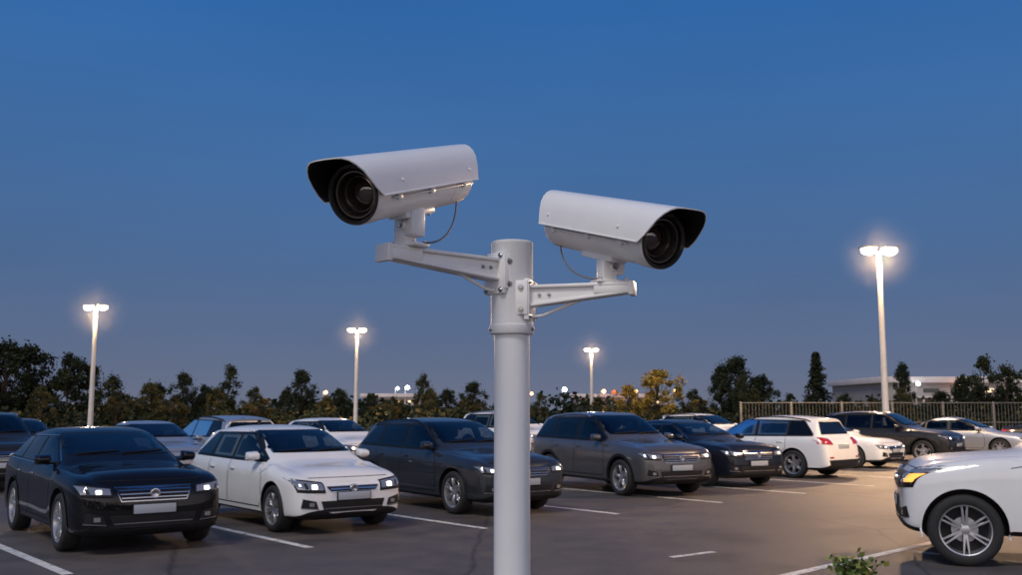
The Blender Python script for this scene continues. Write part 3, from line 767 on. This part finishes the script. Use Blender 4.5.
lst=[(-30,350,90,1.2),(8,343,92,1.1),(32,347,95,1.0),(70,352,94,.85),(92,366,98,1.0),(115,376,92,1),(160,384,98,.9),(186,374,98,.7),(206,384,100,.8),(231,366,98,.75),(257,388,95,.9),
     (288,390,100,.8),(303,371,102,.75),(341,388,98,.9),(372,394,110,.9),(425,375,104,.6),(448,390,112,.9),(474,383,112,.9),(512,390,110,1),(540,394,110,1),
     (694,390,104,1),(722,366,100,.7),(737,358,100,.8),(762,374,98,1),(790,394,100,1),(845,394,110,1),
     (903,364,100,.5),(940,392,92,1),(962,374,94,.7),(983,357,88,.8),(1006,366,90,.9),(1040,362,88,1),(1080,370,90,1)]
for i,(x,yt,d,sw) in enumerate(lst): put(TM[(i*3+1)%5],x,yt,d,'tree',8,sw)
for i,(x,yt,d,sw) in enumerate([(42,386,80,.9),(120,392,82,1.0),(150,382,84,.9),(178,394,80,1),(220,388,84,.8),(262,394,80,1.1),(330,396,84,1.0),(395,396,90,1.1),(432,388,92,.8),(470,396,92,1.2),(600,398,100,1.2),(700,396,90,1),(755,388,88,.9),(870,396,88,1),(900,388,84,.8)]):
    put(TO[i%2],x,yt,d,'small_tree',8,sw)
put(TY,658,371,92,'autumn_tree',8,1.15); put(TY,630,386,96,'autumn_tree',8,1.0)
put(TM[1],744,376,88,'tree',8,.6)
put(PM,817,350,106,'pine_tree',9,1.0)
rng=random.Random(44); mb=MB()
for i in range(560):
    x=rng.uniform(-95,110); y=rng.uniform(116,142); hh=(1.6+rng.uniform(.0,1.3))*(1+.30*math.sin(x*.21)+.22*math.sin(x*.57)+.15*math.sin(x*1.3)); z=rng.uniform(.2,hh)
    for j in range(38):
        leaf(mb,Vector((x+rng.gauss(0,1.0),y+rng.gauss(0,1),max(.1,z+rng.gauss(0,.5)))),rng.uniform(.5,.85),rng.choice([0,0,0,1]),rng)
# unseen trees added behind the viewer, for dark reflections in the cars
for i in range(420):
    x=rng.uniform(-70,70); y=rng.uniform(-48,-40); hh=(3.0+rng.uniform(0,2.5))*(1+.3*math.sin(x*.25)+.25*math.sin(x*.7)); z=rng.uniform(.2,max(.5,hh))
    for j in range(22):
        leaf(mb,Vector((x+rng.gauss(0,1.0),y+rng.gauss(0,1),max(.1,z+rng.gauss(0,.6)))),rng.uniform(.6,1.1),rng.choice([0,0,0,1]),rng)
mb.obj('distant_treeline',[leafA,leafB,leafC],0)
mb=MB()
for i in range(300):
    x=rng.uniform(-62,62); y=rng.uniform(80,84)
    hh=rng.uniform(.3,1.3)
    for j in range(34): leaf(mb,Vector((x+rng.gauss(0,.6),y+rng.gauss(0,.5),max(.05,hh+rng.gauss(0,.3)))),rng.uniform(.25,.45),rng.choice([0,0,1,1,2]),rng)
mb.obj('hedge',[leafA,leafB,leafO],0)
mb=MB(); lg=mat('shrub_leaf',(.08,.13,.025),.55,var=.3,vscale=10); lg2=mat('shrub_leaf_yellow',(.22,.23,.04),.55,var=.3,vscale=10)
for i in range(30):
    a=rng.uniform(0,6.28); sp=rng.uniform(.03,.26); e=Vector((math.cos(a)*sp,math.sin(a)*sp,rng.uniform(.12,.31)))
    mb.add(tube([(0,0,0),e*.6,e],[.006,.004,.002],5),2)
    for j in range(18): leaf(mb,e*rng.uniform(.45,1.05)+Vector((rng.gauss(0,.03),rng.gauss(0,.03),rng.gauss(0,.02))),rng.uniform(.035,.07),rng.choice([0,0,1]),rng)
o=mb.obj('shrub',[lg,lg2,bark],0); o.location=(3.25,9.75,0)

# ------------------------------------------------------------------ fence
mb=MB(); fm=mat('galvanised_fence',(.14,.14,.14),.5,metal=.5,var=.15)
x0,x1,fy=10.9,40,47.5
n=int((x1-x0)/2.4)
for i in range(n+1): mb.add(box(.08,.08,2.1,.01),0,T_((x0+i*2.4,fy,1.03)))
for z in (.15,1.1,2.02): mb.add(box(n*2.4,.04,.04,.005),0,T_((x0+n*1.2,fy,z)))
for i in range(int(n*2.4/.16)): mb.add(box(.014,.014,1.85),0,T_((x0+.08+i*.16,fy+.035,1.08)))
mb.obj('metal_fence',[fm])

# ------------------------------------------------------------------ buildings far away
wallm=mat('warehouse_wall',(.30,.27,.26),.8,var=.1,vscale=.3); fasc=mat('warehouse_fascia',(.62,.55,.53),.6,var=.08,vscale=.5)
winl=mat('lit_window',(.5,.4,.3),.4,emis=(1,.72,.42),es=1.3); wind=mat('dark_window',(.02,.025,.03),.1); orangel=mat('shop_light',(.6,.2,.1),.4,emis=(1,.22,.06),es=4)
def building(name,x,y,w,dp,h,nwin,litp,seed,canopy=True):
    rg=random.Random(seed); mb=MB()
    mb.add(box(w,dp,h),0,T_((x,y+dp/2,h/2)))
    mb.add(box(w+1.2,dp+1.2,h*.16,.05),1,T_((x,y+dp/2,h+h*.08-.01)))
    if canopy:
        mb.add(box(w*.9,2.4,.25,.03),1,T_((x,y-1.2,h*.62)))
        for i in range(nwin+1): mb.add(box(.25,.25,h*.62),1,T_((x-w*.44+i*w*.88/nwin,y-2.1,h*.31-.01)))
    for i in range(nwin):
        wx=x-w*.44+(i+.5)*w*.88/nwin; lit=rg.random()<litp
        mb.add(box(w*.6/nwin+.2,.12,h*.30),1,T_((wx,y-.04,h*.34))); mb.add(box(w*.6/nwin,.12,h*.26),3 if not lit else 2,T_((wx,y-.07,h*.34)))
        mb.add(box(w*.5/nwin,.12,h*.10),2 if rg.random()<litp*.5 else 3,T_((wx,y-.05,h*.80)))
    return mb.obj(name,[wallm,fasc,winl,wind,orangel],30)
building('warehouse_building',98,150,84,24,5.7,18,.5,3)
b3=building('shop_building',17.5,158,15,10,3.6,7,.8,5)
b4=building('low_building',-19,170,12,10,3.8,5,.6,8)
smallw=mat('far_lamp_white',(1,1,1),.4,emis=(.85,.93,1),es=20); smallo=mat('far_lamp_orange',(1,.6,.3),.4,emis=(1,.42,.12),es=12); smallr=mat('far_lamp_red',(1,.2,.1),.4,emis=(1,.10,.04),es=9)
for x,y,h,m_,r in [(-18.0,170,5.5,smallw,.36),(-19.8,171,5.4,smallw,.26),(8.2,160,5.0,smallw,.36),(14.0,155,4.6,smallo,.30),(15.6,155,4.5,smallr,.28),(17.5,155,4.4,smallr,.30),(19.0,155,4.6,smallo,.26),
                   (60,148,5.6,smallw,.30),(66,148,5.2,smallo,.28),(45,150,5.4,smallo,.26),(78,148,5.9,smallw,.32),(-31,165,4.6,smallo,.3),(26,160,4.8,smallo,.3),(3,165,4.4,smallo,.25)]:
    mb=MB(); mb.add(revolve([(0,.10),(h,.07),(h,.001)],8,'Z'),0); mb.add(box(.6,.10,.08),0,T_((.2,0,h)))
    mb.add(revolve([(-r,.0001),(-r*.7,r*.7),(0,r),(r*.7,r*.7),(r,.0001)],12,'Z'),1,T_((.4,0,h-.1)))
    o=mb.obj('distant_street_lamp',[lampm,m_]); o.location=(x,y,0)

# ------------------------------------------------------------------ world: dusk sky, afterglow in the west (behind the viewer)
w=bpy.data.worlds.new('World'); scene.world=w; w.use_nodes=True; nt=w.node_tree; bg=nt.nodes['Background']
tc=nt.nodes.new('ShaderNodeTexCoord'); sx=nt.nodes.new('ShaderNodeSeparateXYZ'); nt.links.new(tc.outputs['Generated'],sx.inputs[0])
r=nt.nodes.new('ShaderNodeValToRGB'); nt.links.new(sx.outputs['Z'],r.inputs['Fac'])
e=r.color_ramp.elements; e[0].position=0; e[0].color=(.150,.168,.235,1); e[1].position=.06; e[1].color=(.108,.150,.255,1)
for p_,c_ in [(.14,(.072,.140,.285,1)),(.25,(.052,.146,.345,1)),(.38,(.031,.135,.38,1)),(.7,(.018,.085,.29,1)),(1,(.014,.06,.22,1))]:
    q=e.new(p_); q.color=c_
nz=nt.nodes.new('ShaderNodeTexNoise'); nz.inputs['Scale'].default_value=1.6; nz.inputs['Detail'].default_value=3
mp=nt.nodes.new('ShaderNodeMapping'); mp.inputs['Scale'].default_value=(1,1,3.5); nt.links.new(tc.outputs['Generated'],mp.inputs[0]); nt.links.new(mp.outputs[0],nz.inputs['Vector'])
mr=nt.nodes.new('ShaderNodeMapRange'); mr.inputs['To Min'].default_value=.82; mr.inputs['To Max'].default_value=1.18; nt.links.new(nz.outputs['Fac'],mr.inputs['Value'])
mm=nt.nodes.new('ShaderNodeVectorMath'); mm.operation='SCALE'; nt.links.new(r.outputs['Color'],mm.inputs[0]); nt.links.new(mr.outputs['Result'],mm.inputs['Scale'])
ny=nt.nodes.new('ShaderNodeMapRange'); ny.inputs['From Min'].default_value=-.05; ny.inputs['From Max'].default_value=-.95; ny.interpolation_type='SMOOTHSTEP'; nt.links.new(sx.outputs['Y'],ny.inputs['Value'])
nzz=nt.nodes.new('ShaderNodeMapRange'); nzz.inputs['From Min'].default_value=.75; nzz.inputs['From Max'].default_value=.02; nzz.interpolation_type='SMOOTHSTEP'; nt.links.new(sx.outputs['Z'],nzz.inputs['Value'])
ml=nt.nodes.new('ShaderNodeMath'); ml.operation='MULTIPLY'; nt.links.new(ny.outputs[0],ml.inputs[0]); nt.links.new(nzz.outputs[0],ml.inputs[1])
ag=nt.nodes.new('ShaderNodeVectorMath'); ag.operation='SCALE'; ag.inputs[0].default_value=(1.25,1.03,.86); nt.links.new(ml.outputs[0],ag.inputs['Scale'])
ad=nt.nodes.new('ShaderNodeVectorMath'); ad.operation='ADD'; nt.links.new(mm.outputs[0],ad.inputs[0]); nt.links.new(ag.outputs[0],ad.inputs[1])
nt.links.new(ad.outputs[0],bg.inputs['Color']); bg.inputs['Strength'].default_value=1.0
sun=bpy.data.lights.new('sun','SUN'); sun.energy=1.5; sun.angle=rad(18); sun.color=(1,.94,.86)
so=bpy.data.objects.new('sun',sun); COL.objects.link(so)
so.rotation_euler=Vector((.32,.56,-.76)).to_track_quat('-Z','Y').to_euler()

# ------------------------------------------------------------------ camera
cam=bpy.data.cameras.new('camera'); co=bpy.data.objects.new('camera',cam); COL.objects.link(co)
co.location=(0,0,1.7); co.rotation_euler=(rad(97),0,0); cam.lens=35; cam.sensor_width=36; cam.clip_end=5000
cam.dof.use_dof=True; cam.dof.focus_distance=2.75; cam.dof.aperture_fstop=11
scene.camera=co
